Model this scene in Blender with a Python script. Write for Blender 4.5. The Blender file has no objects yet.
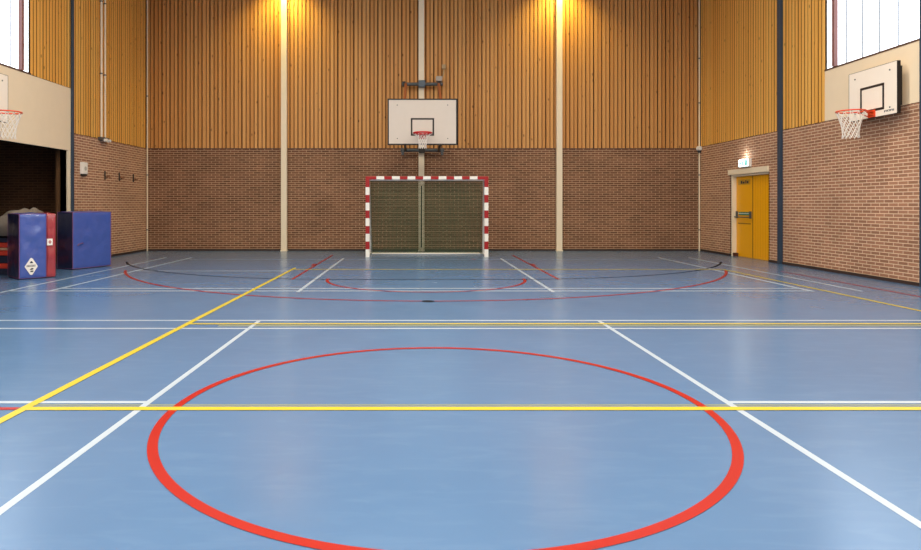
import bpy, bmesh, math, random
from mathutils import Vector, noise
random.seed(7)
sc = bpy.context.scene
COL = sc.collection
PI = math.pi

# ------------------------------------------------------------------ layout (metres, camera above the origin looking along +Y)
XL, XR, YB, YF = -7.90, 8.29, 18.87, -8.0      # side walls, back wall, wall behind the camera
HC = 7.9                                       # ceiling height
CAM_H = 1.34
ZB = 2.99                                      # top of the brickwork
ZR = 3.03                                      # the same on the right wall

# ------------------------------------------------------------------ materials
def lin(r, g, b):
    f = lambda c: c/12.92 if c <= .04045 else ((c+.055)/1.055)**2.4
    return (f(r/255), f(g/255), f(b/255), 1)

def new_mat(name):
    m = bpy.data.materials.new(name); m.use_nodes = True
    nt = m.node_tree
    return m, nt, nt.nodes['Principled BSDF']

def N(nt, t, **kw):
    n = nt.nodes.new(t)
    for k, v in kw.items(): setattr(n, k, v)
    return n

def plain(name, rgb, rough=.5, spec=.5, metal=0, var=.06, vscale=6, bump=0, coat=0):
    """painted / plastic / metal surface with slight procedural unevenness"""
    m, nt, p = new_mat(name)
    tc = N(nt, 'ShaderNodeTexCoord'); nz = N(nt, 'ShaderNodeTexNoise')
    nz.inputs['Scale'].default_value = vscale; nz.inputs['Detail'].default_value = 4
    nt.links.new(tc.outputs['Object'], nz.inputs['Vector'])
    c = lin(*rgb)
    mx = N(nt, 'ShaderNodeMix', data_type='RGBA')
    mx.inputs['A'].default_value = tuple(min(1, v*(1-var)) for v in c[:3])+(1,)
    mx.inputs['B'].default_value = tuple(min(1, v*(1+var)) for v in c[:3])+(1,)
    nt.links.new(nz.outputs['Fac'], mx.inputs['Factor'])
    nt.links.new(mx.outputs['Result'], p.inputs['Base Color'])
    p.inputs['Roughness'].default_value = rough
    p.inputs['Specular IOR Level'].default_value = spec
    p.inputs['Metallic'].default_value = metal
    if coat:
        p.inputs['Coat Weight'].default_value = coat; p.inputs['Coat Roughness'].default_value = .12
    if bump:
        b = N(nt, 'ShaderNodeBump'); b.inputs['Strength'].default_value = bump; b.inputs['Distance'].default_value = .02
        nt.links.new(nz.outputs['Fac'], b.inputs['Height']); nt.links.new(b.outputs['Normal'], p.inputs['Normal'])
    return m

def brick(name, c1, c2, cm):
    m, nt, p = new_mat(name)
    uv = N(nt, 'ShaderNodeUVMap'); uv.uv_map = 'UVMap'
    bt = N(nt, 'ShaderNodeTexBrick'); bt.offset = .5
    bt.inputs['Scale'].default_value = 1
    bt.inputs['Brick Width'].default_value = .222
    bt.inputs['Row Height'].default_value = .0625
    bt.inputs['Mortar Size'].default_value = .0075
    bt.inputs['Mortar Smooth'].default_value = .15
    bt.inputs['Bias'].default_value = -.1
    bt.inputs['Color1'].default_value = lin(*c1); bt.inputs['Color2'].default_value = lin(*c2); bt.inputs['Mortar'].default_value = lin(*cm)
    nt.links.new(uv.outputs['UV'], bt.inputs['Vector'])
    nz = N(nt, 'ShaderNodeTexNoise'); nz.inputs['Scale'].default_value = .9; nz.inputs['Detail'].default_value = 5
    nt.links.new(uv.outputs['UV'], nz.inputs['Vector'])
    rp = N(nt, 'ShaderNodeMapRange'); rp.inputs['From Min'].default_value = .3; rp.inputs['From Max'].default_value = .7
    rp.inputs['To Min'].default_value = .86; rp.inputs['To Max'].default_value = 1.12
    nt.links.new(nz.outputs['Fac'], rp.inputs['Value'])
    mul = N(nt, 'ShaderNodeVectorMath', operation='SCALE')
    nt.links.new(bt.outputs['Color'], mul.inputs[0]); nt.links.new(rp.outputs['Result'], mul.inputs['Scale'])
    nt.links.new(mul.outputs['Vector'], p.inputs['Base Color'])
    b = N(nt, 'ShaderNodeBump', invert=True); b.inputs['Strength'].default_value = .5; b.inputs['Distance'].default_value = .008
    nt.links.new(bt.outputs['Fac'], b.inputs['Height']); nt.links.new(b.outputs['Normal'], p.inputs['Normal'])
    p.inputs['Roughness'].default_value = .85; p.inputs['Specular IOR Level'].default_value = .25
    return m

def wood(name, dark, light):
    m, nt, p = new_mat(name)
    at = N(nt, 'ShaderNodeAttribute'); at.attribute_name = 'plank'
    uv = N(nt, 'ShaderNodeUVMap'); uv.uv_map = 'UVMap'
    # shift the grain of every plank by its own random value
    sep = N(nt, 'ShaderNodeSeparateXYZ'); nt.links.new(uv.outputs['UV'], sep.inputs[0])
    mm = N(nt, 'ShaderNodeMath', operation='MULTIPLY_ADD'); mm.inputs[1].default_value = 37.0
    nt.links.new(at.outputs['Fac'], mm.inputs[0]); nt.links.new(sep.outputs['Y'], mm.inputs[2])
    cmb = N(nt, 'ShaderNodeCombineXYZ'); nt.links.new(sep.outputs['X'], cmb.inputs['X']); nt.links.new(mm.outputs[0], cmb.inputs['Y'])
    mp = N(nt, 'ShaderNodeMapping'); mp.inputs['Scale'].default_value = (26, .9, 1)
    nt.links.new(cmb.outputs[0], mp.inputs['Vector'])
    nz = N(nt, 'ShaderNodeTexNoise'); nz.inputs['Scale'].default_value = 1; nz.inputs['Detail'].default_value = 4; nz.inputs['Distortion'].default_value = .6
    nt.links.new(mp.outputs[0], nz.inputs['Vector'])
    add = N(nt, 'ShaderNodeMath', operation='MULTIPLY_ADD'); add.inputs[1].default_value = .45
    nt.links.new(nz.outputs['Fac'], add.inputs[0])
    m2 = N(nt, 'ShaderNodeMath', operation='MULTIPLY'); m2.inputs[1].default_value = .4
    nt.links.new(at.outputs['Fac'], m2.inputs[0]); nt.links.new(m2.outputs[0], add.inputs[2])
    mx = N(nt, 'ShaderNodeMix', data_type='RGBA')
    mx.inputs['A'].default_value = lin(*dark); mx.inputs['B'].default_value = lin(*light)
    nt.links.new(add.outputs[0], mx.inputs['Factor'])
    # knots
    mk = N(nt, 'ShaderNodeMapping'); mk.inputs['Scale'].default_value = (5.5, 2.6, 1)
    nt.links.new(cmb.outputs[0], mk.inputs['Vector'])
    vo = N(nt, 'ShaderNodeTexVoronoi'); vo.inputs['Scale'].default_value = 1
    nt.links.new(mk.outputs[0], vo.inputs['Vector'])
    kr = N(nt, 'ShaderNodeMapRange'); kr.inputs['From Min'].default_value = .05; kr.inputs['From Max'].default_value = .13
    kr.inputs['To Min'].default_value = .75; kr.inputs['To Max'].default_value = 0
    nt.links.new(vo.outputs['Distance'], kr.inputs['Value'])
    mx2 = N(nt, 'ShaderNodeMix', data_type='RGBA'); mx2.inputs['B'].default_value = lin(78, 40, 14)
    nt.links.new(kr.outputs['Result'], mx2.inputs['Factor']); nt.links.new(mx.outputs['Result'], mx2.inputs['A'])
    nt.links.new(mx2.outputs['Result'], p.inputs['Base Color'])
    p.inputs['Roughness'].default_value = .55; p.inputs['Specular IOR Level'].default_value = .3
    return m

def sports_floor():
    m, nt, p = new_mat('blue_sports_vinyl')
    tc = N(nt, 'ShaderNodeTexCoord')
    nz = N(nt, 'ShaderNodeTexNoise'); nz.inputs['Scale'].default_value = .7; nz.inputs['Detail'].default_value = 6; nz.inputs['Roughness'].default_value = .65
    nt.links.new(tc.outputs['Object'], nz.inputs['Vector'])
    mx = N(nt, 'ShaderNodeMix', data_type='RGBA')
    mx.inputs['A'].default_value = lin(*FLOOR_A); mx.inputs['B'].default_value = lin(*FLOOR_B)
    nt.links.new(nz.outputs['Fac'], mx.inputs['Factor'])
    # pale scuff streaks from shoe soles
    mp = N(nt, 'ShaderNodeMapping'); mp.inputs['Scale'].default_value = (1.1, 4.6, 1); mp.inputs['Rotation'].default_value = (0, 0, .7)
    nt.links.new(tc.outputs['Object'], mp.inputs['Vector'])
    sn = N(nt, 'ShaderNodeTexNoise'); sn.inputs['Scale'].default_value = 2.2; sn.inputs['Detail'].default_value = 8; sn.inputs['Distortion'].default_value = .8
    nt.links.new(mp.outputs[0], sn.inputs['Vector'])
    sr = N(nt, 'ShaderNodeMapRange'); sr.inputs['From Min'].default_value = .5; sr.inputs['From Max'].default_value = .8
    sr.inputs['To Min'].default_value = 0; sr.inputs['To Max'].default_value = .06
    nt.links.new(sn.outputs['Fac'], sr.inputs['Value'])
    m2 = N(nt, 'ShaderNodeMix', data_type='RGBA'); m2.inputs['B'].default_value = lin(165, 190, 220)
    nt.links.new(sr.outputs['Result'], m2.inputs['Factor']); nt.links.new(mx.outputs['Result'], m2.inputs['A'])
    nt.links.new(m2.outputs['Result'], p.inputs['Base Color'])
    rr = N(nt, 'ShaderNodeMapRange'); rr.inputs['To Min'].default_value = .17; rr.inputs['To Max'].default_value = .32
    nt.links.new(nz.outputs['Fac'], rr.inputs['Value']); nt.links.new(rr.outputs['Result'], p.inputs['Roughness'])
    p.inputs['Specular IOR Level'].default_value = .5
    return m

def pane_mat():
    m = bpy.data.materials.new('milky_channel_glass'); m.use_nodes = True
    nt = m.node_tree; nt.nodes.clear()
    out = N(nt, 'ShaderNodeOutputMaterial'); mix = N(nt, 'ShaderNodeMixShader')
    tr = N(nt, 'ShaderNodeBsdfTransparent'); gl = N(nt, 'ShaderNodeBsdfGlossy')
    tr.inputs['Color'].default_value = (.97, .98, 1, 1); gl.inputs['Roughness'].default_value = .15
    mix.inputs[0].default_value = .06
    nt.links.new(tr.outputs[0], mix.inputs[1]); nt.links.new(gl.outputs[0], mix.inputs[2]); nt.links.new(mix.outputs[0], out.inputs['Surface'])
    return m

def glow(name, rgb, s):
    m, nt, p = new_mat(name)
    p.inputs['Base Color'].default_value = lin(*rgb)
    p.inputs['Emission Color'].default_value = lin(*rgb); p.inputs['Emission Strength'].default_value = s
    return m

FLOOR_A, FLOOR_B = (78, 112, 152), (89, 123, 163)
M = {}
M['floor'] = sports_floor()
M['brick'] = brick('brick_warm', (172, 124, 97), (146, 104, 80), (226, 196, 166))
M['brick_back'] = brick('brick_brown', (128, 88, 66), (100, 68, 51), (192, 158, 126))
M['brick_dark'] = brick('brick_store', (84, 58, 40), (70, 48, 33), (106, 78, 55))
M['wood'] = wood('pine_slats', (222, 152, 64), (250, 198, 108))
M['wood_back'] = wood('pine_slats_back', (190, 128, 64), (224, 168, 104))
M['gap'] = plain('dark_gap', (34, 18, 8), .9, .1)
M['panel'] = plain('cream_panel', (236, 216, 186), .6, .3, var=.03)
M['ceiling'] = plain('ceiling_board', (215, 205, 190), .9, .1)
M['cream'] = plain('cream_paint', (238, 222, 194), .45, .4, var=.03)
M['darkblue'] = plain('dark_blue_steel', (44, 64, 84), .4, .5)
M['base'] = plain('dark_plinth', (62, 46, 40), .6, .3)
M['winframe'] = plain('red_brown_frame', (128, 84, 80), .45, .5)
M['winrail'] = plain('brown_rail', (92, 66, 52), .5, .4)
M['joint'] = plain('grey_joint', (150, 160, 172), .5, .3)
M['pane'] = pane_mat()
M['yellow_door'] = plain('yellow_paint', (238, 168, 4), .35, .5, var=.04, vscale=2)
M['white'] = plain('white_paint', (240, 236, 228), .4, .5, var=.02)
M['board'] = plain('backboard_white', (243, 232, 218), .35, .5, var=.02)
M['board_grey'] = plain('backboard_grey_white', (206, 194, 182), .4, .4, var=.03)
M['black'] = plain('black_frame', (32, 26, 24), .45, .4)
M['ink'] = plain('dark_ink', (44, 48, 60), .6, .3)
M['steel'] = plain('grey_steel', (88, 92, 94), .4, .5, metal=.4)
M['darksteel'] = plain('dark_steel', (48, 44, 40), .45, .4)
M['orange_steel'] = plain('orange_steel', (176, 100, 56), .45, .4)
M['red_rim'] = plain('red_rim', (190, 16, 22), .35, .5)
M['orange_rim'] = plain('orange_rim', (232, 74, 30), .35, .5)
M['net'] = plain('white_cord', (240, 232, 222), .8, .2)
M['goal_net'] = plain('olive_cord', (76, 92, 66), .8, .2)
M['goal_red'] = plain('goal_red', (160, 14, 20), .4, .5)
M['l_white'] = plain('line_white', (172, 186, 200), .33, .5, var=.03)
M['l_red'] = plain('line_red', (164, 24, 13), .33, .5, var=.04)
M['l_dred'] = plain('line_dark_red', (150, 16, 24), .33, .5, var=.04)
M['l_yellow'] = plain('line_yellow', (200, 180, 50), .33, .5, var=.03)
M['l_olive'] = plain('line_olive', (124, 134, 120), .33, .5)
M['l_black'] = plain('line_black', (24, 24, 34), .6, .15)
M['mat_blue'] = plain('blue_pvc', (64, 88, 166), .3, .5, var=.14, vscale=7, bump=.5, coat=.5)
M['mat_blue_shaded'] = plain('blue_pvc_shaded', (30, 38, 70), .35, .5, var=.2, vscale=7, bump=.5, coat=.3)  # blue cover with shade put into the colour, for the blocks' left faces
M['mat_red'] = plain('red_pvc', (160, 54, 60), .3, .5, var=.14, vscale=7, bump=.5, coat=.5)
M['piping'] = plain('purple_piping', (120, 74, 116), .4, .5)
M['tarp'] = plain('grey_tarpaulin', (128, 118, 108), .7, .3, var=.25, vscale=9, bump=.5)
M['redmat'] = plain('red_gym_mat', (204, 64, 48), .6, .3)
M['bluemat'] = plain('navy_gym_mat', (40, 44, 66), .6, .3)
M['tanmat'] = plain('tan_gym_mat', (200, 168, 138), .6, .3)
M['timber'] = plain('brown_timber', (96, 68, 44), .6, .3, var=.2, vscale=14)
M['green_sign'] = plain('green_sign', (20, 110, 84), .5, .4)
M['sign_glow'] = glow('lit_sign_face', (232, 250, 250), 1.5)
M['sign_green'] = glow('lit_sign_green', (40, 160, 150), .7)
M['grille'] = plain('lens_dark', (60, 60, 62), .4, .4)

# ------------------------------------------------------------------ mesh builder
class MB:
    def __init__(s):
        s.v = []; s.f = []; s.mi = []; s.tag = []; s.sm = []
    def face(s, pts, mi=0, tag=.5, smooth=False):
        i = len(s.v); s.v += [tuple(p) for p in pts]; s.f.append(tuple(range(i, i+len(pts)))); s.mi.append(mi); s.tag.append(tag); s.sm.append(smooth)
    def grid(s, P, closed_u=False, closed_v=False, mi=0, smooth=True):
        """P[i][j] points -> shared-vertex grid"""
        b = len(s.v); n = len(P); m = len(P[0])
        for r in P: s.v += [tuple(p) for p in r]
        for i in range(n if closed_u else n-1):
            for j in range(m if closed_v else m-1):
                a = b+i*m+j; c = b+((i+1) % n)*m+j; d = b+((i+1) % n)*m+(j+1) % m; e = b+i*m+(j+1) % m
                s.f.append((a, c, d, e)); s.mi.append(mi); s.tag.append(.5); s.sm.append(smooth)
    def box(s, x0, x1, y0, y1, z0, z1, mi=0, tag=.5, frame=None):
        p = [(x, y, z) for z in (z0, z1) for y in (y0, y1) for x in (x0, x1)]
        if frame: p = [frame(*q) for q in p]
        b = len(s.v); s.v += [tuple(q) for q in p]
        for f in ((0, 2, 3, 1), (4, 5, 7, 6), (0, 1, 5, 4), (2, 6, 7, 3), (0, 4, 6, 2), (1, 3, 7, 5)):
            s.f.append(tuple(b+k for k in f)); s.mi.append(mi); s.tag.append(tag); s.sm.append(False)
    def tube(s, pts, r, seg=8, closed=False, mi=0, caps=True):
        pts = [Vector(p) for p in pts]; n = len(pts); P = []
        up = None
        for i, p in enumerate(pts):
            if closed: t = pts[(i+1) % n]-pts[i-1]
            else: t = pts[min(i+1, n-1)]-pts[max(i-1, 0)]
            t.normalize()
            if up is None: up = Vector((0, 0, 1)) if abs(t.z) < .9 else Vector((1, 0, 0))
            a = t.cross(up); 
            if a.length < 1e-5: a = t.cross(Vector((0, 1, 0)))
            a.normalize(); c = a.cross(t); up = c
            rr = r[i] if isinstance(r, (list, tuple)) else r
            P.append([p+rr*(math.cos(2*PI*k/seg)*a+math.sin(2*PI*k/seg)*c) for k in range(seg)])
        s.grid(P, closed_u=closed, closed_v=True, mi=mi)
        if caps and not closed:
            s.face(P[0][::-1], mi); s.face(P[-1], mi)
    def cyl(s, c, r, h, seg=24, mi=0, axis='z'):
        c = Vector(c); d = {'x': Vector((h, 0, 0)), 'y': Vector((0, h, 0)), 'z': Vector((0, 0, h))}[axis]
        s.tube([c, c+d], r, seg, mi=mi)
    def build(s, name, mats, parent=None, bevel=0):
        off = parent.matrix_world.translation if (parent is not None and parent.type == 'EMPTY') else (parent.get('_o') if parent is not None else None)
        o3 = WORLD.get(parent.name, Vector((0, 0, 0))) if parent is not None else Vector((0, 0, 0))
        me = bpy.data.meshes.new(name)
        me.from_pydata([tuple(Vector(v)-o3) for v in s.v], [], s.f)
        if not isinstance(mats, (list, tuple)): mats = [mats]
        for m in mats: me.materials.append(m)
        uv = me.uv_layers.new(name='UVMap'); at = me.attributes.new('plank', 'FLOAT', 'FACE')
        for p in me.polygons:
            p.material_index = s.mi[p.index]; p.use_smooth = s.sm[p.index]; at.data[p.index].value = s.tag[p.index]
            n = p.normal; ax = max(range(3), key=lambda k: abs(n[k]))
            for li in p.loop_indices:
                co = Vector(s.v[me.loops[li].vertex_index])
                uv.data[li].uv = (co.y, co.z) if ax == 0 else ((co.x, co.z) if ax == 1 else (co.x, co.y))
        bm = bmesh.new(); bm.from_mesh(me); bmesh.ops.recalc_face_normals(bm, faces=bm.faces); bm.to_mesh(me); bm.free()
        o = bpy.data.objects.new(name, me); COL.objects.link(o)
        WORLD[o.name] = o3.copy()
        if parent is not None: o.parent = parent
        if bevel:
            bv = o.modifiers.new('soft_edges', 'BEVEL'); bv.width = bevel; bv.segments = 2; bv.limit_method = 'ANGLE'
        return o
WORLD = {}

def tag(o, label=None, cat=None, group=None, kind=None):
    if label: o['label'] = label
    if cat: o['category'] = cat
    if group: o['group'] = group
    if kind: o['kind'] = kind
    return o
def thing(name, loc, label, cat, group=None):
    o = bpy.data.objects.new(name, None); o.empty_display_size = .2; COL.objects.link(o); o.location = loc
    WORLD[o.name] = Vector(loc)
    return tag(o, label, cat, group)
def struct(o): o['kind'] = 'structure'; return o
def boxes(*bs):
    m = MB()
    for b in bs: m.box(*b)
    return m

# ------------------------------------------------------------------ floor and its lines
floor = struct(boxes((XL-4.6, XR+.4, YF, YB+.3, -.12, 0)).build('floor', M['floor']))
def px(x, y):
    Y = 645*CAM_H/(y-205); return ((x-416.5)*Y/645, Y)
H_W, H_R, H_O, H_K, H_Y = .0010, .0024, .0003, .0018, .0030
LN = [0]
def lift(h): LN[0] += 1; return h+LN[0]*1.5e-5
def line(name, mat, h, pieces, label=None):
    """pieces: rectangles (x0,x1,y0,y1) of one painted line"""
    m = MB(); h = lift(h)
    for x0, x1, y0, y1 in pieces: m.face([(x0, y0, h), (x1, y0, h), (x1, y1, h), (x0, y1, h)])
    o = m.build(name, M[mat], floor)
    if label: o['label'] = label
    return o
def hline(name, mat, h, y, x0, x1, w=.05): return line(name, mat, h, [(x0, x1, y-w/2, y+w/2)])
def vline(name, mat, h, x, y0, y1, w=.05): return line(name, mat, h, [(x-w/2, x+w/2, y0, y1)])
def arc(name, mat, h, segs, w=.05, label=None):
    """segs: polyline of the band's centre"""
    P = []; h = lift(h)
    n = len(segs); closed = (Vector(segs[0])-Vector(segs[-1])).length < 1e-6
    if closed: segs = segs[:-1]; n -= 1
    for i, p in enumerate(segs):
        a = Vector(segs[i-1] if (closed or i) else segs[0]); b = Vector(segs[(i+1) % n] if (closed or i < n-1) else segs[-1])
        t = (b-a).normalized(); q = Vector((-t.y, t.x))*w/2; p = Vector(p)
        P.append([(p.x-q.x, p.y-q.y, h), (p.x+q.x, p.y+q.y, h)])
    m = MB(); m.grid(P, closed_u=closed, smooth=False)
    o = m.build(name, M[mat], floor)
    if label: o['label'] = label
    return o
XC = .17
# white badminton and volleyball lines
vline('service_line', 'l_white', H_W, -1.82, -1.5, 7.44, .046)
vline('service_line', 'l_white', H_W, 2.11, -1.5, 7.44, .046)
vline('service_line', 'l_white', H_W, -1.83, 9.93, 16.2, .055)
vline('service_line', 'l_white', H_W, 2.11, 9.93, 16.2, .055)
vline('sideline', 'l_white', H_W, -6.37, 9.85, 16.4, .064)
vline('sideline', 'l_white', H_W, -5.72, 10.0, 16.4, .064)
vline('sideline', 'l_white', H_W, 6.15, 10.0, 16.4, .064)
vline('sideline', 'l_white', H_W, 6.92, 10.0, 16.4, .064)
hline('net_line', 'l_white', H_W, 7.483, -6.9, 7.4, .055)
hline('net_line', 'l_white', H_W, 6.998, -6.9, 7.4, .055)
hline('baseline', 'l_white', H_W, 10.36, -5.72, 6.15, .065)
hline('baseline', 'l_white', H_W, 10.05, -6.37, 6.15, .065)
hline('baseline', 'l_white', H_W, 4.381, -5.72, -1.82, .05)
hline('baseline', 'l_white', H_W, 4.381, 2.11, 6.15, .05)
hline('baseline', 'l_white', H_W, 13.1, -5.72, -2.6, .065)
hline('baseline', 'l_white', H_W, 15.9, -5.72, 6.15, .03)
# yellow pitch
vline('touchline', 'l_yellow', H_Y, -2.58, -1.5, 13.72, .066)
vline('touchline', 'l_yellow', H_Y, 6.37, -1.5, 13.43, .06)
hline('end_line', 'l_yellow', H_Y, 13.40, -2.58, 6.37, .075)
hline('third_line', 'l_yellow', H_Y, 7.263, -2.58, 6.37, .065)
hline('third_line', 'l_olive', H_O, 7.16, -2.2, 6.37, .09)
hline('halfway_line', 'l_yellow', H_Y, 4.24, -2.58, 6.37, .07)
hline('halfway_line', 'l_olive', H_O, 4.32, -2.58, 6.37, .035)
hline('halfway_line', 'l_red', H_R, 4.24, -7.3, -2.62, .05)
# red basketball lines
def circ(cx, cy, r, a0, a1, n=96): return [(cx+r*math.cos(a0+(a1-a0)*i/n), cy+r*math.sin(a0+(a1-a0)*i/n)) for i in range(n+1)]
arc('centre_circle', 'l_red', H_R, [(XC-.015+1.745*math.cos(2*PI*i/160), 4.245+1.795*math.sin(2*PI*i/160)) for i in range(161)], .056)
a = math.asin((15.7-13.2)/6.72)
arc('three_point_arc', 'l_dred', H_R, [(XC+.015+6.61*math.cos(t_), 15.7+6.72*math.sin(t_)) for t_ in [PI+a+(PI-2*a)*i/96 for i in range(97)]], .055)
arc('free_throw_arc', 'l_dred', H_R, circ(XC, 11.68, 1.77, PI-.02, 2*PI+.02, 64), .055)
for x, s in ((-2.24, -1), (2.56, 1)):
    line('lane_line', 'l_dred', H_R, [(x-.025, x+.025, 11.6, 17.2), (min(x, x+s*.1), max(x, x+s*.1), 14.25, 14.65)])
vline('sideline', 'l_dred', H_R, 7.35, -1, 13.0, .05)
# black handball goal-area arc: two quarter arcs and the straight between
s0 = math.asin((17.6-15.2)/6.0)
pts = circ(XC-1.5, 17.6, 6, PI+s0, 1.5*PI, 40)+circ(XC+1.5, 17.6, 6, 1.5*PI, 2*PI-s0, 40)
arc('goal_area_arc', 'l_black', H_K, pts, .05)
m = MB(); m.face([(c[0], c[1], .0036) for c in circ(.16, 8.96, .09, 0, 2*PI, 24)[:-1]]); m.build('floor_mark', M['l_black'], floor)
m = MB(); m.face([(c[0], c[1], H_R) for c in circ(1.41, 15.85, .06, 0, 2*PI, 16)[:-1]]); m.build('floor_mark', M['l_dred'], floor)

# ------------------------------------------------------------------ cladding
def planks(axis, fixed, out, a0, a1, z0, z1, pitch=.117, thick=.022):
    """vertical boards with open joints on a wall; out = +1/-1 direction into the room"""
    m = MB(); u = a0; k = 0
    while u < a1-.03:
        g = (.023, .029, .021, .032)[k % 4]+random.uniform(-.003, .004)+(.005 if axis == 'y' else 0)
        w = min(pitch-g, a1-u)
        d = thick+random.uniform(0, .003); t = random.random()
        b = sorted((fixed, fixed+out*d))
        if axis == 'x': m.box(u, u+w, b[0], b[1], z0+random.uniform(-.004, .004), z1, 0, t)
        else: m.box(b[0], b[1], u, u+w, z0+random.uniform(-.004, .004), z1, 0, t)
        u += pitch; k += 1
    return m

# ------------------------------------------------------------------ back wall
wb = struct(boxes((XL-.3, XR+.3, YB+.03, YB+.3, 0, HC)).build('wall_back', M['gap']))
boxes((XL-.02, XR+.02, YB, YB+.04, 0, ZB)).build('brickwork', M['brick_back'], wb)
planks('x', YB+.03, -1, XL, XR, ZB+.012, HC).build('wood_cladding', M['wood_back'], wb)

# ------------------------------------------------------------------ right wall (brick, slats, cream band, window, door opening)
DY0, DY1, DZ = 15.18, 17.0, 2.13
WY = 13.09; SILL = 4.05
wr = struct(boxes((XR+.03, XR+.3, YF, DY0, 0, SILL), (XR+.03, XR+.3, DY1, YB+.03, 0, SILL), (XR+.03, XR+.3, DY0, DY1, DZ, SILL), (XR+.22, XR+.3, DY0, DY1, 0, DZ),  # last box: unseen backing added behind the door to stop sky light leaking in
           (XR+.012, XR+.045, WY, YB+.03, ZR+.02, HC), (XR+.03, XR+.3, YF, WY, 7.2, HC)).build('wall_right', M['gap']))
boxes((XR, XR+.04, YF, DY0, 0, ZR), (XR, XR+.04, DY1, YB, 0, ZR), (XR, XR+.04, DY0, DY1, DZ, ZR),
      (XR, XR+.16, DY1, DY1+.03, 0, DZ), (XR, XR+.16, DY0-.03, DY0, 0, DZ)).build('brickwork', M['brick'], wr)
planks('y', XR+.010, -1, WY+.01, YB-.03, ZR+.012, HC, thick=.006).build('wood_cladding', M['wood'], wr)
boxes((XR-.005, XR+.04, YF, WY, ZR+.01, SILL)).build('wall_panel', M['panel'], wr)

# ------------------------------------------------------------------ left wall
SY = 14.72; ZO = 2.58; SL = 4.0; WYL = 13.2
wl = struct(boxes((XL-.3, XL-.03, SY, YB+.03, 0, ZB+.02), (XL-.3, XL-.012, SY, YB+.03, ZB+.02, HC), (XL-.3, XL-.03, YF, SY, ZO+.02, SL), (XL-.045, XL-.012, WYL, SY, SL, HC), (XL-.3, XL-.03, YF, WYL, 7.2, HC)).build('wall_left', M['gap']))
boxes((XL-.04, XL, SY+.02, YB, 0, ZB)).build('brickwork', M['brick'], wl)
planks('y', XL-.012, 1, SY+.02, YB-.03, ZB+.012, HC, thick=.006).build('wood_cladding', M['wood'], wl)
planks('y', XL-.012, 1, WYL+.01, SY, SL+.012, HC, thick=.006).build('wood_cladding', M['wood'], wl)
boxes((XL-.04, XL+.005, YF, SY, ZO, SL-.0)).build('wall_panel', M['panel'], wl)
boxes((XL-.035, XL+.004, SY-.1, SY-.0, 0, ZO)).build('door_jamb', M['cream'], wl)
# the equipment store behind the opening
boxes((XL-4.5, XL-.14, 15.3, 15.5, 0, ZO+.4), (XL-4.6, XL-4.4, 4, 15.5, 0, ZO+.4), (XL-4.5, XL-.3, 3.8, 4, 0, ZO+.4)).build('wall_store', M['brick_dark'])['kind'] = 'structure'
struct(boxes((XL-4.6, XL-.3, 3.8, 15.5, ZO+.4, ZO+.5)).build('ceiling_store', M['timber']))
boxes((XL-.28, XL-.22, SY-.08, SY-.02, 0, ZO+.1), (XL-.4, XL-.32, SY+.08, SY+.14, 0, ZO+.1), (XL-.3, XL-.1, SY+.0, SY+.5, 0, ZO+.02)).build('door_post', M['timber'], wl)

# ------------------------------------------------------------------ unseen shell: ceiling and wall behind the camera
struct(boxes((XL-.3, XR+.3, YF-.2, YB+.3, HC, HC+.15)).build('ceiling', M['ceiling']))
struct(boxes((XL-.3, XR+.3, YF-.2, YF, 0, HC)).build('wall_front', M['brick']))

# baseboards
struct(boxes((XL, XR, YB-.02, YB, 0, .055)).build('baseboard_back', M['base']))
bb = boxes((XR-.02, XR, YF, DY0-.02, 0, .06), (XR-.02, XR, DY1+.02, YB-.02, 0, .06)); struct(bb.build('baseboard_right', M['base']))
struct(boxes((XL, XL+.02, SY+.02, YB-.02, 0, .06)).build('baseboard_left', M['base']))
# thin shadow-gap profiles along the cladding bottom
struct(boxes((XL, XR, YB-.012, YB+.001, ZB-.006, ZB+.012)).build('trim_1', M['winrail']))

# ------------------------------------------------------------------ windows
def window(name, X, out, y1, sill):
    """out = direction into the room; glazing runs towards the camera from y1"""
    w = thing(name, (X, y1, sill), None, None); w['kind'] = 'structure'
    f = MB()
    a, b = sorted((X-out*.06, X+out*.012))
    f.box(a, b, YF+.1, y1, sill, sill+.035); f.box(a, b, YF+.1, y1, 7.15, 7.2)
    f.build('window_sill', M['winrail'], w)
    a, b = sorted((X-out*.03, X+out*.045))
    for yy in (y1-.32, 8.6, 4.4):
        mm = MB(); mm.box(a, b, yy-.035, yy+.035, sill+.035, 7.15); mm.build('mullion', M['winframe'], w)
    g = MB(); gx = X-out*.022
    g.box(gx-.004, gx+.004, YF+.1, y1, sill+.03, 7.16); g.build('pane', M['pane'], w)
    yy = y1-.63
    while yy > 10.9:
        q = MB(); q.box(gx+out*.004-.003, gx+out*.004+.003, yy-.014, yy+.014, sill+.035, 7.15); q.build('glazing_joint', M['joint'], w); yy -= .445
    return w
window('window_1', XL, 1, WYL, SL)
window('window_2', XR, -1, WY, SILL)

# ------------------------------------------------------------------ double emergency door
door = thing('door_1', (XR+.12, (DY0+DY1)/2, 0), None, None); door['kind'] = 'structure'
XD = XR+.115; DM = 16.12
fr = MB()
fr.box(XR+.005, XD+.06, DY1-.05, DY1, 0, DZ); fr.box(XR+.07, XD+.06, DY0, DY0+.04, 0, DZ); fr.box(XR+.03, XD+.06, DY0, DY1, DZ-.05, DZ)
fr.build('door_frame', M['cream'], door)
lf = boxes((XD, XD+.045, DM+.008, DY1-.055, .003, DZ-.055)).build('door_leaf', M['yellow_door'], door, .004)
lf2 = boxes((XD, XD+.045, DY0+.045, DM-.012, .003, DZ-.055)).build('door_leaf', M['yellow_door'], door, .004)
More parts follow.
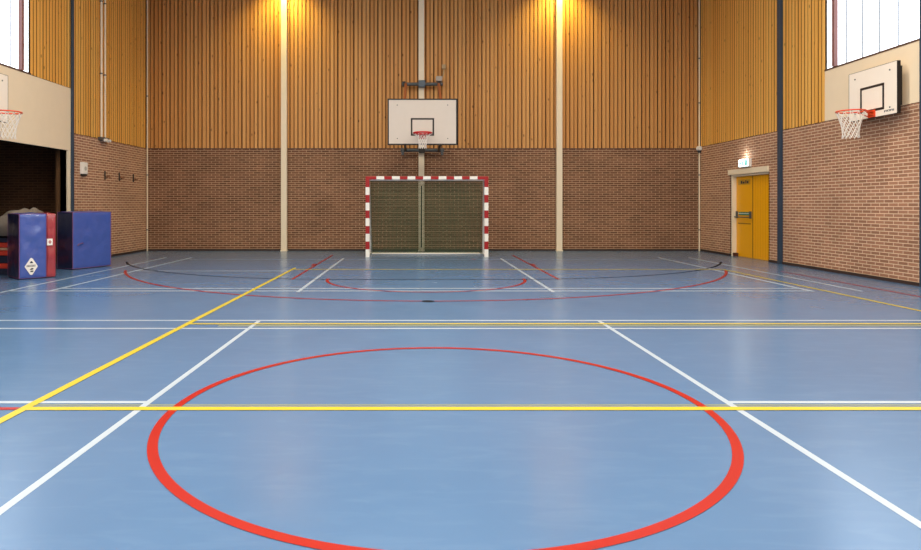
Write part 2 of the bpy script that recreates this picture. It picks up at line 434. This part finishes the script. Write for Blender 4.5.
# groove lines of the boarded leaves
boxes(*[(XD-.004, XD+.001, DM-.012-.115*k-.004, DM-.012-.115*k, .03, DZ-.07) for k in range(1, 8)]).build('board_groove', plain('door_groove', (206, 140, 6), .5), lf2)
boxes((XD-.006, XD+.03, DM-.014, DM+.010, .01, DZ-.055)).build('meeting_stile', plain('stile_brown', (120, 78, 20), .5), lf2)
pb = MB()
zb = 1.05
pb.box(XD-.05, XD, DY1-.14, DY1-.115, zb-.05, zb+.13); pb.box(XD-.05, XD, DM+.055, DM+.08, zb-.05, zb+.13)
pb.tube([(XD-.06, DY1-.07, zb-.02), (XD-.06, DM+.03, zb-.02)], .014, 10)
pb.build('panic_bar', M['steel'], lf)
boxes((XD-.012, XD, DM+.13, DY1-.2, zb+.03, zb+.11)).build('push_sign', M['green_sign'], lf)
boxes(*[(XD-.015, XD-.011, DM+.17+.055*k, DM+.20+.055*k, zb+.06, zb+.085) for k in range(10)]).build('sign_lettering', M['white'], lf)
boxes((XD-.006, XD, DM+.1, DY1-.15, zb-.2, zb-.17)).build('bar_shadow', plain('bar_shadow_brown', (150, 104, 16), .5), lf)  # painted shadow of the panic bar, a thin darker strip on the leaf
# notice with dark pictograms at the head of the leaf
nb = MB(); nb.box(XD-.006, XD, DM+.12, DY1-.16, DZ-.27, DZ-.13); no = nb.build('notice', plain('notice_yellow', (196, 146, 34), .5), lf)
nb = MB()
for k, (u, w_, h_) in enumerate(((.05, .07, .06), (.15, .05, .08), (.24, .09, .05), (.36, .07, .07))): nb.box(XD-.010, XD-.006, DM+.15+u, DM+.15+u+w_, DZ-.24, DZ-.24+h_)
nb.build('pictogram', M['ink'], no)
boxes((XR+.02, XD, DY1-.16, DY1-.06, .0, .09)).build('door_stop', plain('stop_brown', (84, 44, 32), .6), door)
struct(boxes((XR-.035, XR+.06, DY0-.02, DY1+.1, DZ-.0, DZ+.135)).build('trim_2', M['cream']))

# lit exit sign above the door
ex = thing('exit_sign', (XR-.04, 16.2, 2.39), 'lit white and green emergency exit sign on the brick above the yellow double door', 'sign')
boxes((XR-.075, XR, 15.95, 16.45, 2.29, 2.50)).build('housing', M['white'], ex, .006)
boxes((XR-.085, XR-.075, 15.965, 16.435, 2.305, 2.485)).build('lit_face', M['sign_glow'], ex)
g = MB(); xs0, xs1 = XR-.089, XR-.085
g.box(xs0, xs1, 16.02, 16.10, 2.33, 2.46)                                        # doorway
g.box(xs0, xs1, 16.20, 16.24, 2.37, 2.43); g.box(xs0, xs1, 16.195, 16.225, 2.435, 2.46)   # runner: trunk and head
g.box(xs0, xs1, 16.16, 16.20, 2.40, 2.415); g.box(xs0, xs1, 16.17, 16.21, 2.33, 2.37); g.box(xs0, xs1, 16.23, 16.29, 2.355, 2.37)
g.box(xs0, xs1, 16.32, 16.40, 2.385, 2.405); g.face([(xs0, 16.32, 2.43), (xs0, 16.32, 2.36), (xs0, 16.285, 2.395)])
g.build('pictogram', M['sign_green'], ex)

# ------------------------------------------------------------------ columns
def column(x0, x1, y0, y1, mat, label, group, slot=False):
    c = thing('steel_column', ((x0+x1)/2, (y0+y1)/2, 0), label, 'column', group)
    c['kind'] = 'thing'
    boxes((x0, x1, y0, y1, 0, HC-.005)).build('shaft', M[mat], c, .006)
    xm, ym = (x0+x1)/2, (y0+y1)/2
    if slot is not None: boxes((x0-.012, x1+.012, y0-.012, y1+.004, 0, .03)).build('foot_plate', M[mat], c)
    if slot: boxes((xm-.022, xm+.022, y0-.004, y0+.01, .1, 1.9)).build('slot', M['darksteel'], c)
    return c
gB = 'cream columns on the back wall'
column(-3.94, -3.77, YB-.14, YB-.022, 'cream', 'cream steel column on the back wall between the corner pipe and the goal', gB)
column(.06, .225, YB-.14, YB-.022, 'cream', 'cream steel column behind the middle backboard and the goal net', gB, True)
column(4.07, 4.24, YB-.14, YB-.022, 'cream', 'cream steel column on the back wall between the goal and the yellow door', gB)
gD = 'dark blue columns on the side walls'
column(XR-.065, XR-.003, 14.585, 14.71, 'darkblue', 'dark blue steel column on the brick wall beside the yellow double door', gD, None)
column(XR-.06, XR-.006, 10.45, 10.56, 'darkblue', 'dark blue steel column just beyond the right basketball board, cut by the picture edge', gD, None)
column(XL+.006, XL+.05, 14.725, 14.80, 'darkblue', 'dark blue steel column at the edge of the dark equipment store opening', gD, None)

# ------------------------------------------------------------------ pipes and small wall fittings
def pipe(x, y, z0, z1, r, label, clips, wall):
    t = thing('wall_pipe', (x, y, z0), label, 'pipe', 'cream pipes on the walls')
    m = MB(); m.tube([(x, y, z0), (x, y, z1)], r, 12); m.build('tube', M['cream'], t)
    for z in clips:
        m = MB(); m.tube([(x, y, z), (x, y, z+.03)], r+.006, 12)
        m.box(min(x, x+wall[0]), max(x, x+wall[0])+1e-3, min(y, y+wall[1])-.006, max(y, y+wall[1])+.006, z, z+.03); m.build('pipe_clip', M['steel'], t)
    return t
pipe(XL+.045, YB-.05, .0, HC-.01, .019, 'thin cream pipe running floor to ceiling in the back corner beside the coat hooks', (.6, 2.2, 4.5), (-.04, 0))
pipe(XR-.04, YB-.06, .0, HC-.01, .022, 'thin cream pipe in the back corner nearest the yellow door', (.6, 2.2, 4.3, 5.6), (.035, 0))
pipe(XL+.05, 16.07, 3.03, HC-.01, .028, 'cream pipe on the left slats, the one of the pair nearer the dark blue column', (4.6, 6.4), (-.045, 0))
pipe(XL+.045, 16.27, 3.03, HC-.01, .024, 'cream pipe on the left slats, the one of the pair nearer the back corner', (4.6, 6.4), (-.04, 0))
jb = thing('junction_box', (XL+.05, 16.15, 2.9), 'small grey junction box under the pair of cream pipes', 'box')
boxes((XL+.0, XL+.12, 15.98, 16.36, 2.95, 3.03)).build('housing', M['steel'], jb, .006)
for y, rr in ((16.08, .04), (16.26, .035)):
    m = MB(); m.cyl((XL+.12, y, 2.955), rr, .07, 12, axis='x'); m.build('socket', M['white'], jb)
jb = thing('pipe_detector', (XR-.05, YB-.09, 2.95), 'small white round detector on the corner pipe at the top of the bricks', 'detector')
m = MB(); m.tube([(XR-.05, YB-.13, 2.99), (XR-.05, YB-.03, 2.99)], [.06, .075], 16); m.build('housing', M['white'], jb)
m = MB(); m.tube([(XR-.05, YB-.09, 2.86), (XR-.05, YB-.09, 2.92)], [.035, .06], 12); m.build('lens', M['grille'], jb)

wbx = thing('wall_speaker', (XL+.06, 15.3, 2.05), 'small white box on the bricks between the dark blue column and the black hooks', 'speaker')
boxes((XL, XL+.08, 15.13, 15.35, 2.07, 2.35)).build('housing', M['white'], wbx, .012)
boxes((XL+.01, XL+.07, 15.15, 15.33, 2.03, 2.07)).build('bracket', M['darksteel'], wbx)
m = MB(); m.cyl((XL+.08, 15.24, 2.2), .05, .006, 16, axis='x'); m.build('grille', plain('grille_grey', (190, 184, 172), .6), wbx)
for y, lab in ((16.33, 'black wall hook on the bricks, closest to the white box'), (17.12, 'black wall hook on the bricks, middle of the row of three'), (17.97, 'black wall hook on the bricks, closest to the back corner')):
    h = thing('wall_hook', (XL+.03, y, 2.0), lab, 'hook', 'black hooks on the left brick wall')
    boxes((XL, XL+.025, y-.018, y+.018, 1.98, 2.2)).build('back_plate', M['darksteel'], h, .004)
    m = MB(); m.tube([(XL+.02, y, 2.03), (XL+.05, y, 2.01), (XL+.065, y, 2.03), (XL+.068, y, 2.06)], .008, 8); m.build('prong', M['darksteel'], h)
    boxes((XL, XL+.015, y+.03, y+.3, 2.055, 2.075)).build('rail', plain('rail_brown', (128, 88, 62), .6), h)

# ------------------------------------------------------------------ basketball nets, rims and boards
def net_mesh(c, r0, L, r=.0045, n=12, lev=6, k_=1):
    m = MB(); prof = [1]+[q*k_ for q in (.86, .74, .65, .6, .57, .6)]
    def P(l, k):
        a = 2*PI*(k+.5*(l % 2))/n; rr = r0*prof[l]
        return Vector(c)+Vector((rr*math.cos(a), rr*math.sin(a), -L*l/lev))
    for k in range(n):
        for l in range(lev):
            m.tube([P(l, k), P(l+1, k)], r, 5, caps=False)
            m.tube([P(l, k), P(l+1, k-1 if l % 2 == 0 else k+1)], r, 5, caps=False)
    return m
def basket(root, B, out, side, w, h, inner_w, inner_h, inner_z, zrim, rimmat, arm, board_t=.03, netlen=.42, frame_w=.03, netr=.0045, boardmat='board', rimr=.012, netk=1):
    """B = centre-bottom of the board's front face; out = unit vector into the hall; side = unit vector along the board"""
    out = Vector(out); side = Vector(side); B = Vector(B)
    F = lambda u, d, z: B+side*u+out*d+Vector((0, 0, z))
    m = MB(); m.box(-w/2+frame_w, w/2-frame_w, -board_t, 0, frame_w, h-frame_w, frame=F); m.build('backboard', M[boardmat], root)
    m = MB()
    for u0, u1, z0, z1 in ((-w/2, w/2, 0, frame_w), (-w/2, w/2, h-frame_w, h), (-w/2, -w/2+frame_w, frame_w, h-frame_w), (w/2-frame_w, w/2, frame_w, h-frame_w)):
        m.box(u0, u1, -board_t-.012, .004, z0, z1, frame=F)
    m.build('board_frame', M['black'], root)
    m = MB(); t = .042; iw, ih, iz = inner_w, inner_h, inner_z
    for u0, u1, z0, z1 in ((-iw/2, iw/2, iz, iz+t), (-iw/2, iw/2, iz+ih-t, iz+ih), (-iw/2, -iw/2+t, iz+t, iz+ih-t), (iw/2-t, iw/2, iz+t, iz+ih-t)):
        m.box(u0, u1, 0, .003, z0, z1, frame=F)
    m.build('target_square', M['black'], root)
    for u in (-w*.36, w*.36):
        for z in (h*.14, h*.86):
            m = MB(); c = F(u, 0, z); m.tube([c, c+out*.008], .014, 8); m.build('bolt', M['steel'], root)
    # rim, mount, braces
    R = .225; z = zrim-B.z; c = F(0, arm+R, z)
    rim = MB(); rim.tube([c+side*R*math.cos(a)+out*R*math.sin(a) for a in [2*PI*i/40 for i in range(40)]], rimr, 8, closed=True)
    rim.box(-.09, .09, 0, .012, z-.11, z+.02, frame=F); rim.box(-.06, .06, .012, arm+.03, z-.012, z+.012, frame=F)
    for s in (-1, 1): rim.tube([F(s*.07, .012, z-.09), F(s*.1, arm+.06, z-.005)], .009, 6)
    hk = rim
    for k in range(12):
        a = 2*PI*k/12; p = c+side*(R-.004)*math.cos(a)+out*(R-.004)*math.sin(a)
        hk.tube([p+Vector((0, 0, -.004)), p+Vector((0, 0, -.03))], .004, 5, mi=1)
    rim.build('rim', [M[rimmat], M['darksteel']], root)
    net_mesh(c-Vector((0, 0, .025)), R-.004, netlen, netr, k_=netk).build('net', M['net'], root)
    return F

# middle basket over the goal, carried on steel arms from the back wall
b1 = thing('basketball_hoop', (.15, 16.4, 2.7), 'large white basketball backboard with red rim above the goal on the back wall', 'basketball hoop', 'basketball hoops')
F = basket(b1, (.152, 16.4, 2.865), (0, -1, 0), (1, 0, 0), 1.78, 1.18, .595, .45, .235, 3.13, 'red_rim', .15, netlen=.36, frame_w=.035, netr=.0045, boardmat='board_grey', rimr=.022, netk=.72)
m = MB()
m.tube([(-.42, 18.62, 4.83), (.76, 18.62, 4.83)], .05, 12); m.build('upper_bar', M['steel'], b1)
m = MB(); m.box(.06, .25, 18.54, 18.728, 4.74, 4.93); m.build('bar_clamp', plain('blue_grey_steel', (66, 84, 100), .4), b1, .01)
for x in (-.36, .66):
    m = MB(); m.box(x-.04, x+.04, 18.55, 18.70, 4.76, 4.9); m.build('bar_bracket', M['darksteel'], b1)
m = MB(); m.tube([(-.46, 18.62, 2.92), (.8, 18.62, 2.92)], .045, 12); m.build('lower_bar', M['steel'], b1)
for x in (-.4, .74):
    m = MB(); m.box(x-.035, x+.035, 18.56, 18.68, 2.78, 2.98); m.build('bar_bracket', M['steel'], b1)
m = MB(); m.box(.07, .24, 18.56, 18.728, 2.84, 3.0); m.build('bar_clamp', M['darksteel'], b1, .01)
for x in (-.31, .64):
    m = MB(); m.tube([(x, 18.6, 4.83), (x, 16.46, 3.86)], .04, 10); m.build('stay_arm', M['orange_steel'], b1)
    m = MB(); m.tube([(x, 18.6, 2.92), (x, 16.46, 2.99)], .035, 10); m.build('support_arm', M['darksteel'], b1)
m = MB()
m.box(-.6, .9, 16.44, 16.48, 3.78, 3.86); m.box(-.6, .9, 16.44, 16.48, 2.96, 3.04); m.box(-.36, -.28, 16.44, 16.47, 2.96, 3.86); m.box(.6, .68, 16.44, 16.47, 2.96, 3.86)
m.build('board_carrier', M['darksteel'], b1)
m = MB(); m.box(.56, .74, 18.5, 18.7, 4.9, 5.04); m.build('winch', plain('pale_grey_box', (170, 158, 146), .5), b1, .01)
m = MB(); m.tube([(.74, 18.62, 5.0), (.78, 18.62, 5.12), (.8, 18.7, 5.32)], .018, 8); m.box(.74, .84, 18.62, 18.74, 5.28, 5.4); m.build('cable_pulley', plain('tan_metal', (176, 150, 110), .5), b1)

# side baskets on the cream bands
def side_hoop(X, out, yc, label, dz):
    b = thing('basketball_hoop', (X, yc, 2.89), label, 'basketball hoop', 'basketball hoops')
    bx = X+out*.22
    Fs = basket(b, (bx, yc, 2.885), (out, 0, 0), (0, 1, 0), 1.21, .885, .60, .46, .11, 3.0, 'orange_rim', .15, frame_w=.004, board_t=.045, netlen=.45, netr=.006)
    for y in (yc-.4, yc+.4):
        m = MB(); a, c = sorted((X+out*.006, bx-out*.03)); m.box(a, c, y-.03, y+.03, 3.05, 3.72); m.build('wall_bracket', M['darksteel'], b)
    return b, Fs
hoop_r, Fr = side_hoop(XR, -1, 11.43, 'white basketball backboard with orange rim on the right wall under the bright window', 0)
# maker's lettering on the lower corner of the board: seven small dark characters
m = MB()
for k in range(7):
    u = -.30-.034*k
    m.box(u-.024, u-.017, .0, .003, .055, .088, frame=Fr); 
    m.box(u-.008, u-.001, .0, .003, .055, .088, frame=Fr) if k % 2 == 0 else m.box(u-.024, u-.001, .0, .003, .08, .088, frame=Fr)
    m.box(u-.024, u-.001, .0, .003, .068 if k % 3 else .055, .075 if k % 3 else .062, frame=Fr)
m.build('lettering', M['ink'], hoop_r)
side_hoop(XL, 1, 11.52, 'white basketball backboard with orange rim on the left wall, cut by the picture edge', 0)

# ------------------------------------------------------------------ handball goal
GX0, GX1, GY, GH = -1.31, 1.85, 16.6, 2.08
goal = thing('handball_goal', ((GX0+GX1)/2, GY, 0), 'handball goal with red and white banded posts and olive net on the floor', 'goal')
def bands(edges, put):
    m = MB()
    for k in range(len(edges)-1): put(m, edges[k], edges[k+1], k % 2)
    return m
pe = [0, .16, .36, .56, .76, .96, 1.16, 1.36, 1.56, 1.80, GH]   # white first at the floor
pe = [0, .2, .4, .6, .8, 1.0, 1.2, 1.4, 1.6, 1.8, GH]
for x0, s in ((GX0, 1), (GX1-.1, -1)):
    bands(pe, lambda m, a, b, k: m.box(x0, x0+.1, GY, GY+.08, a, b, k)).build('goal_post', [M['white'], M['goal_red']], goal)
W = GX1-GX0-.2; n = 13; e0 = GX0+.1
ce = [e0, e0+.18]+[e0+.18+(W-.36)/n*k for k in range(1, n)]+[GX1-.28, GX1-.1]
bands(ce, lambda m, a, b, k: m.box(a, b, GY, GY+.08, GH-.08, GH, 0 if k else 1) if True else None).build('crossbar', [M['white'], M['goal_red']], goal)
m = MB(); m.tube([(GX0+.05, GY+.08, .025), (GX0+.08, 17.46, .025), (GX1-.05, 17.46, .025), (GX1-.05, GY+.08, .025)], .03, 8); m.build('ground_frame', M['white'], goal)
for x, x2 in ((GX0+.07, GX0+.08), (GX1-.09, GX1-.045)):
    m = MB(); m.tube([(x, GY+.08, 2.0), (x, 16.8, 1.97), (x2, 17.44, .05)], .033, 8); m.build('net_stay', M['white'], goal)
m = MB(); m.tube([(GX0+.08, GY+.07, 1.985), (GX1-.1, GY+.07, 1.985)], .018, 8); m.build('net_rail', M['white'], goal)
nt_ = MB(); s = .036; wd = .0115
xa, xb = GX0+.12, GX1-.15
prof = [(GY+.09, 1.965), (16.8, 1.95), (17.42, .05)]
def back(u, t):   # t along the profile length
    L = [0]
    for i in range(2): L.append(L[-1]+math.dist(prof[i], prof[i+1]))
    t = max(0, min(t, L[-1])); i = 0 if t < L[1] else 1
    f = (t-L[i])/(L[i+1]-L[i]); return (u, prof[i][0]+(prof[i+1][0]-prof[i][0])*f, prof[i][1]+(prof[i+1][1]-prof[i][1])*f)
TL = math.dist(prof[0], prof[1])+math.dist(prof[1], prof[2]); T1 = math.dist(prof[0], prof[1])
u = xa
while u < xb:
    for t0, t1 in ((0, T1), (T1, TL)): nt_.face([back(u, t0), back(u+wd, t0), back(u+wd, t1-1e-4), back(u, t1-1e-4)])
    u += s
t = 0
while t < TL:
    nt_.face([back(xa, t), back(xb, t), back(xb, min(TL, t+wd)), back(xa, min(TL, t+wd))]); t += s
for x in (xa, xb):   # side panels
    z = .06
    while z < 1.95:
        ye = 17.42+(16.8-17.42)*min(1, (z-.05)/1.9)
        nt_.face([(x, GY+.09, z), (x, ye, z), (x, ye, z+wd), (x, GY+.09, z+wd)]); z += s
    y = GY+.1
    while y < 17.40:
        zt = 1.95 if y < 16.8 else .05+1.9*(17.42-y)/.62
        nt_.face([(x, y, .04), (x, y+wd, .04), (x, y+wd, zt), (x, y, zt)]); y += s
nt_.build('net', M['goal_net'], goal)

# ------------------------------------------------------------------ foam blocks, mat pile and tarpaulin
def soft_block(o, ex, ey, w, d, h, z0=.012, n=22, amp=.020, seed=0, bulge=.012, side=True):
    """upright foam block: o front-left corner on the floor, ex along the front, ey to the rear"""
    o = Vector(o); ex = Vector(ex).normalized(); ey = Vector(ey).normalized(); ez = Vector((0, 0, 1)); m = MB()
    r = .018
    def pt(a, b, c):  # unit cube -> softened block
        q = Vector(((a-.5)*w, (b-.5)*d, (c-.5)*h)); lim = Vector((w/2-r, d/2-r, h/2-r))
        core = Vector([max(-lim[i], min(lim[i], q[i])) for i in range(3)]); dd = q-core
        if dd.length > 1e-9: q = core+dd.normalized()*min(dd.length, r)
        nn = Vector(((a-.5)*2, (b-.5)*2, (c-.5)*2)); k = max(range(3), key=lambda i: abs(nn[i])); nv = Vector((0, 0, 0)); nv[k] = math.copysign(1, nn[k])
        e = 1
        for i in range(3):
            if i != k: e *= (1-abs(nn[i])**4)
        q += nv*(bulge*e+amp*e*(noise.noise(q*5+Vector((seed, seed*2, 0)))+.5*noise.noise(Vector((q.x*9+q.z*7, q.y*9, q.z*9-q.x*7))+Vector((seed, 0, seed)))))
        return o+ex*(q.x+w/2)+ey*(q.y+d/2)+ez*(q.z+h/2+z0)
    L = [0, .02]+[.02+.96*i/n for i in range(1, n)]+[.98, 1]
    fs = ((lambda u, v: pt(u, 0, v)), (lambda u, v: pt(u, 1, v)), (lambda u, v: pt(0, u, v)), (lambda u, v: pt(1, u, v)), (lambda u, v: pt(u, v, 0)), (lambda u, v: pt(u, v, 1)))
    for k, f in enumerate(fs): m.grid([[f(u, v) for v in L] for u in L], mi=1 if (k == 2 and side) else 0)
    return m, (lambda u, d_, z: o+ex*u+ey*d_+ez*z)
def piping(G, w, d, h, r=.008):
    m = MB(); z0, z1 = .02, h+.006
    for z in (z0, z1): m.tube([G(.006, .006, z), G(w-.006, .006, z), G(w-.006, d-.006, z), G(.006, d-.006, z)], r, 6, closed=True)
    for u, v in ((.004, .004), (w-.004, .004), (w-.004, d-.004), (.004, d-.004)): m.tube([G(u, v, z0), G(u, v, z1)], r, 6)
    return m
# nearer block, blue with a red end
P0 = Vector((-7.10, 11.52, 0)); e1 = Vector((.69, .724, 0)).normalized(); e2 = Vector((-e1.y, e1.x, 0))
blk = thing('foam_block', P0+e1*.3+e2*.35, 'blue and red plastic covered foam block with white diamond emblem in front of the store', 'foam block', 'foam blocks by the store')
m, G1 = soft_block(P0, e1, e2, .445, .70, 1.17, seed=3); m.build('blue_cover', [M['mat_blue'], M['mat_blue_shaded']], blk)
m, _ = soft_block(P0+e1*.447, e1, e2, .155, .70, 1.17, seed=9, side=False); m.build('red_cover', M['mat_red'], blk)
piping(G1, .445, .70, 1.17).build('piping', M['piping'], blk)
FB = lambda u, d_, z: G1(u, -d_, z)
st = MB(); cu, cz, hw, hh = .19, .21+.02, .105, .155
dia = [(0, -hh), (.02, -hh+.012), (hw-.012, -.022), (hw, 0), (hw-.012, .022), (.02, hh-.012), (0, hh), (-.02, hh-.012), (-hw+.012, .022), (-hw, 0), (-hw+.012, -.022), (-.02, -hh+.012)]
A_ = [FB(cu+x, .026, cz+z) for x, z in dia]; B_ = [FB(cu+x, .006, cz+z) for x, z in dia]
st.face(A_); st.grid([A_, B_], closed_v=True, smooth=False)
emb = st.build('emblem', M['white'], blk)
def mark(name, polys):
    mk = MB()
    for pts in polys: mk.face([FB(cu+x, .028, cz+z) for x, z in pts])
    return mk.build(name, M['ink'], emb)
def bar(x0, x1, z0, z1): return [(x0, z0), (x1, z0), (x1, z1), (x0, z1)]
mark('emblem_figure', [[(-.028, .06), (.028, .06), (.018, .085), (0, .10), (-.018, .085)]])
mark('emblem_lettering', [bar(-.075+.021*k, -.063+.021*k, -.005, .022) for k in range(7)]+[bar(-.075, .07, .026, .030)])
mark('emblem_figure', [[(-.03, -.06), (.0, -.03), (.03, -.03), (.035, -.05), (.01, -.06)]])
mark('emblem_figure', [[(-.02, -.10), (.03, -.10), (.035, -.075), (-.012, -.075)]])
lb = MB(); F2 = lambda u, d_, z: FB(u, d_, z)
lb.box(.45, .54, .0, .026, .60, .72, frame=F2); lo = lb.build('tag_label', M['white'], blk)
lb = MB(); lb.box(.485, .505, .026, .028, .63, .69, frame=F2); lb.box(.465, .525, .026, .028, .655, .665, frame=F2); lb.build('label_marks', M['l_red'], lo)
# farther block, all blue
Q0 = Vector((-7.09, 13.30, 0)); f1 = Vector((.38, .87, 0)).normalized(); f2 = Vector((-f1.y, f1.x, 0))
blk2 = thing('foam_block', Q0+f1*.47+f2*.25, 'all blue plastic covered foam block between the brick wall and the blue and red block', 'foam block', 'foam blocks by the store')
m, G2 = soft_block(Q0, f1, f2, .95, .46, 1.185, seed=21, amp=.014); m.build('blue_cover', [M['mat_blue'], M['mat_blue_shaded']], blk2)
piping(G2, .95, .46, 1.185).build('piping', M['piping'], blk2)
lb = MB(); F3 = lambda u, d_, z: G2(u, -d_, z)
lb.tube([F3(.10, .02, .50), F3(.13, .035, .53), F3(.2, .035, .545), F3(.23, .02, .54)], .01, 6); lb.build('carry_loop', M['piping'], blk2)

# pile of gym mats in the store opening
zz = 0
mats = ((.12, 'bluemat', 'navy gym mat lowest in the pile beside the blue and red block'), (.10, 'redmat', 'dark red gym mat second from the bottom of the pile'),
        (.15, 'bluemat', 'thick navy gym mat in the middle of the pile'), (.10, 'redmat', 'red gym mat under the topmost pair in the pile'), (.05, 'tanmat', 'thin pale tan gym mat between two red mats'),
        (.10, 'redmat', 'red gym mat near the top of the pile'), (.10, 'bluemat', 'navy gym mat on top of the pile under the grey tarpaulin'))
for k, (h, mt, lab) in enumerate(mats):
    dx = random.uniform(-.02, .02); dy = random.uniform(-.02, .02)
    o = boxes((-9.5+dx, -7.83+dx, 12.36+dy, 13.42+dy, zz, zz+h-.003)).build('gym_mat', M[mt], None, .015)
    tag(o, lab, 'gym mat', 'pile of gym mats'); zz += h
# tarpaulin
tp = MB(); nx, ny = 44, 26; P = []
for i in range(nx+1):
    r = []
    for j in range(ny+1):
        x = -9.55+1.86*i/nx; y = 12.28+1.26*j/ny
        hump = math.exp(-((x+7.74)/.5)**2)*.58+math.exp(-((x+9.0)/.5)**2)*.16
        e = min(1, (i/nx)/.05, (1-i/nx)/.05)*min(1, (j/ny)/.08, (1-j/ny)/.08); e = max(0, e)**.5
        z = zz+.03+hump*e*(1-.25*abs(j/ny-.5)*2)-(1-e)*.0+.10*e*noise.noise(Vector((x*3.2, y*3.2, 1.7)))+.05*e*noise.noise(Vector((x*6+y*4, y*6, 8.7)))+.012*noise.noise(Vector((x*9, y*9, 4)))
        r.append((x, y, z))
    P.append(r)
tp.grid(P); o = tp.build('tarpaulin', M['tarp']); tag(o, 'crumpled grey tarpaulin heaped over the gym mats behind the blue and red block', 'tarpaulin')
so = o.modifiers.new('thickness', 'SOLIDIFY'); so.thickness = .012; so.offset = 1

# ------------------------------------------------------------------ light
w = bpy.data.worlds.new('overcast_sky'); sc.world = w; w.use_nodes = True
bg = w.node_tree.nodes['Background']; bg.inputs['Color'].default_value = (.93, .97, 1, 1); bg.inputs['Strength'].default_value = 3.4
def area(name, loc, rot, sx, sy, e, col, portal=False):
    l = bpy.data.lights.new(name, 'AREA'); l.shape = 'RECTANGLE'; l.size = sx; l.size_y = sy; l.energy = e; l.color = col; l.spread = math.radians(175)
    o = bpy.data.objects.new(name, l); COL.objects.link(o); o.location = loc; o.rotation_euler = rot
    if portal: l.cycles.is_portal = True; l.spread = PI
    return o
area('window_portal', (XL-.2, 2.6, 5.6), (0, -PI/2, 0), 3.2, 21, 1, (1, 1, 1), True)
area('window_portal', (XR+.2, 2.6, 5.6), (0, PI/2, 0), 3.2, 21, 1, (1, 1, 1), True)
for x in (-4.2, .2, 4.6):
    for y in (-3, 1.5, 6, 10.5):
        area('hall_lamp', (x, y, HC-.03), (0, 0, 0), 1.5, .4, 190, (1, .90, .74))
for x in (-3.85, 4.16):
    l = bpy.data.lights.new('wall_washer', 'SPOT'); l.energy = 560; l.color = (1, .76, .16); l.spot_size = 2.2; l.spot_blend = 1; l.shadow_soft_size = .08
    o = bpy.data.objects.new('wall_washer', l); COL.objects.link(o); o.location = (x, YB-.55, HC-.02); o.rotation_euler = (.22, 0, 0)
l = bpy.data.lights.new('exit_lamp', 'POINT'); l.energy = 3; l.color = (.9, 1, 1); l.shadow_soft_size = .03
o = bpy.data.objects.new('exit_lamp', l); COL.objects.link(o); o.location = (XR-.14, 16.2, 2.56)

# ------------------------------------------------------------------ camera
cd = bpy.data.cameras.new('camera'); cam = bpy.data.objects.new('camera', cd); COL.objects.link(cam)
cam.location = (0, 0, CAM_H); cam.rotation_euler = (PI/2, 0, 0)
cd.sensor_fit = 'HORIZONTAL'; cd.sensor_width = 36; cd.lens = 36*645/921
cd.shift_x = (460.5-416.5)/921; cd.shift_y = -(275-205)/921
cd.clip_start = .05; cd.clip_end = 200
sc.camera = cam
sc.view_settings.view_transform = 'Standard'; sc.view_settings.look = 'None'; sc.view_settings.exposure = 0
sc.cycles.use_denoising = True; sc.cycles.max_bounces = 8; sc.cycles.diffuse_bounces = 7; sc.cycles.transparent_max_bounces = 16
sc.cycles.sample_clamp_indirect = 6
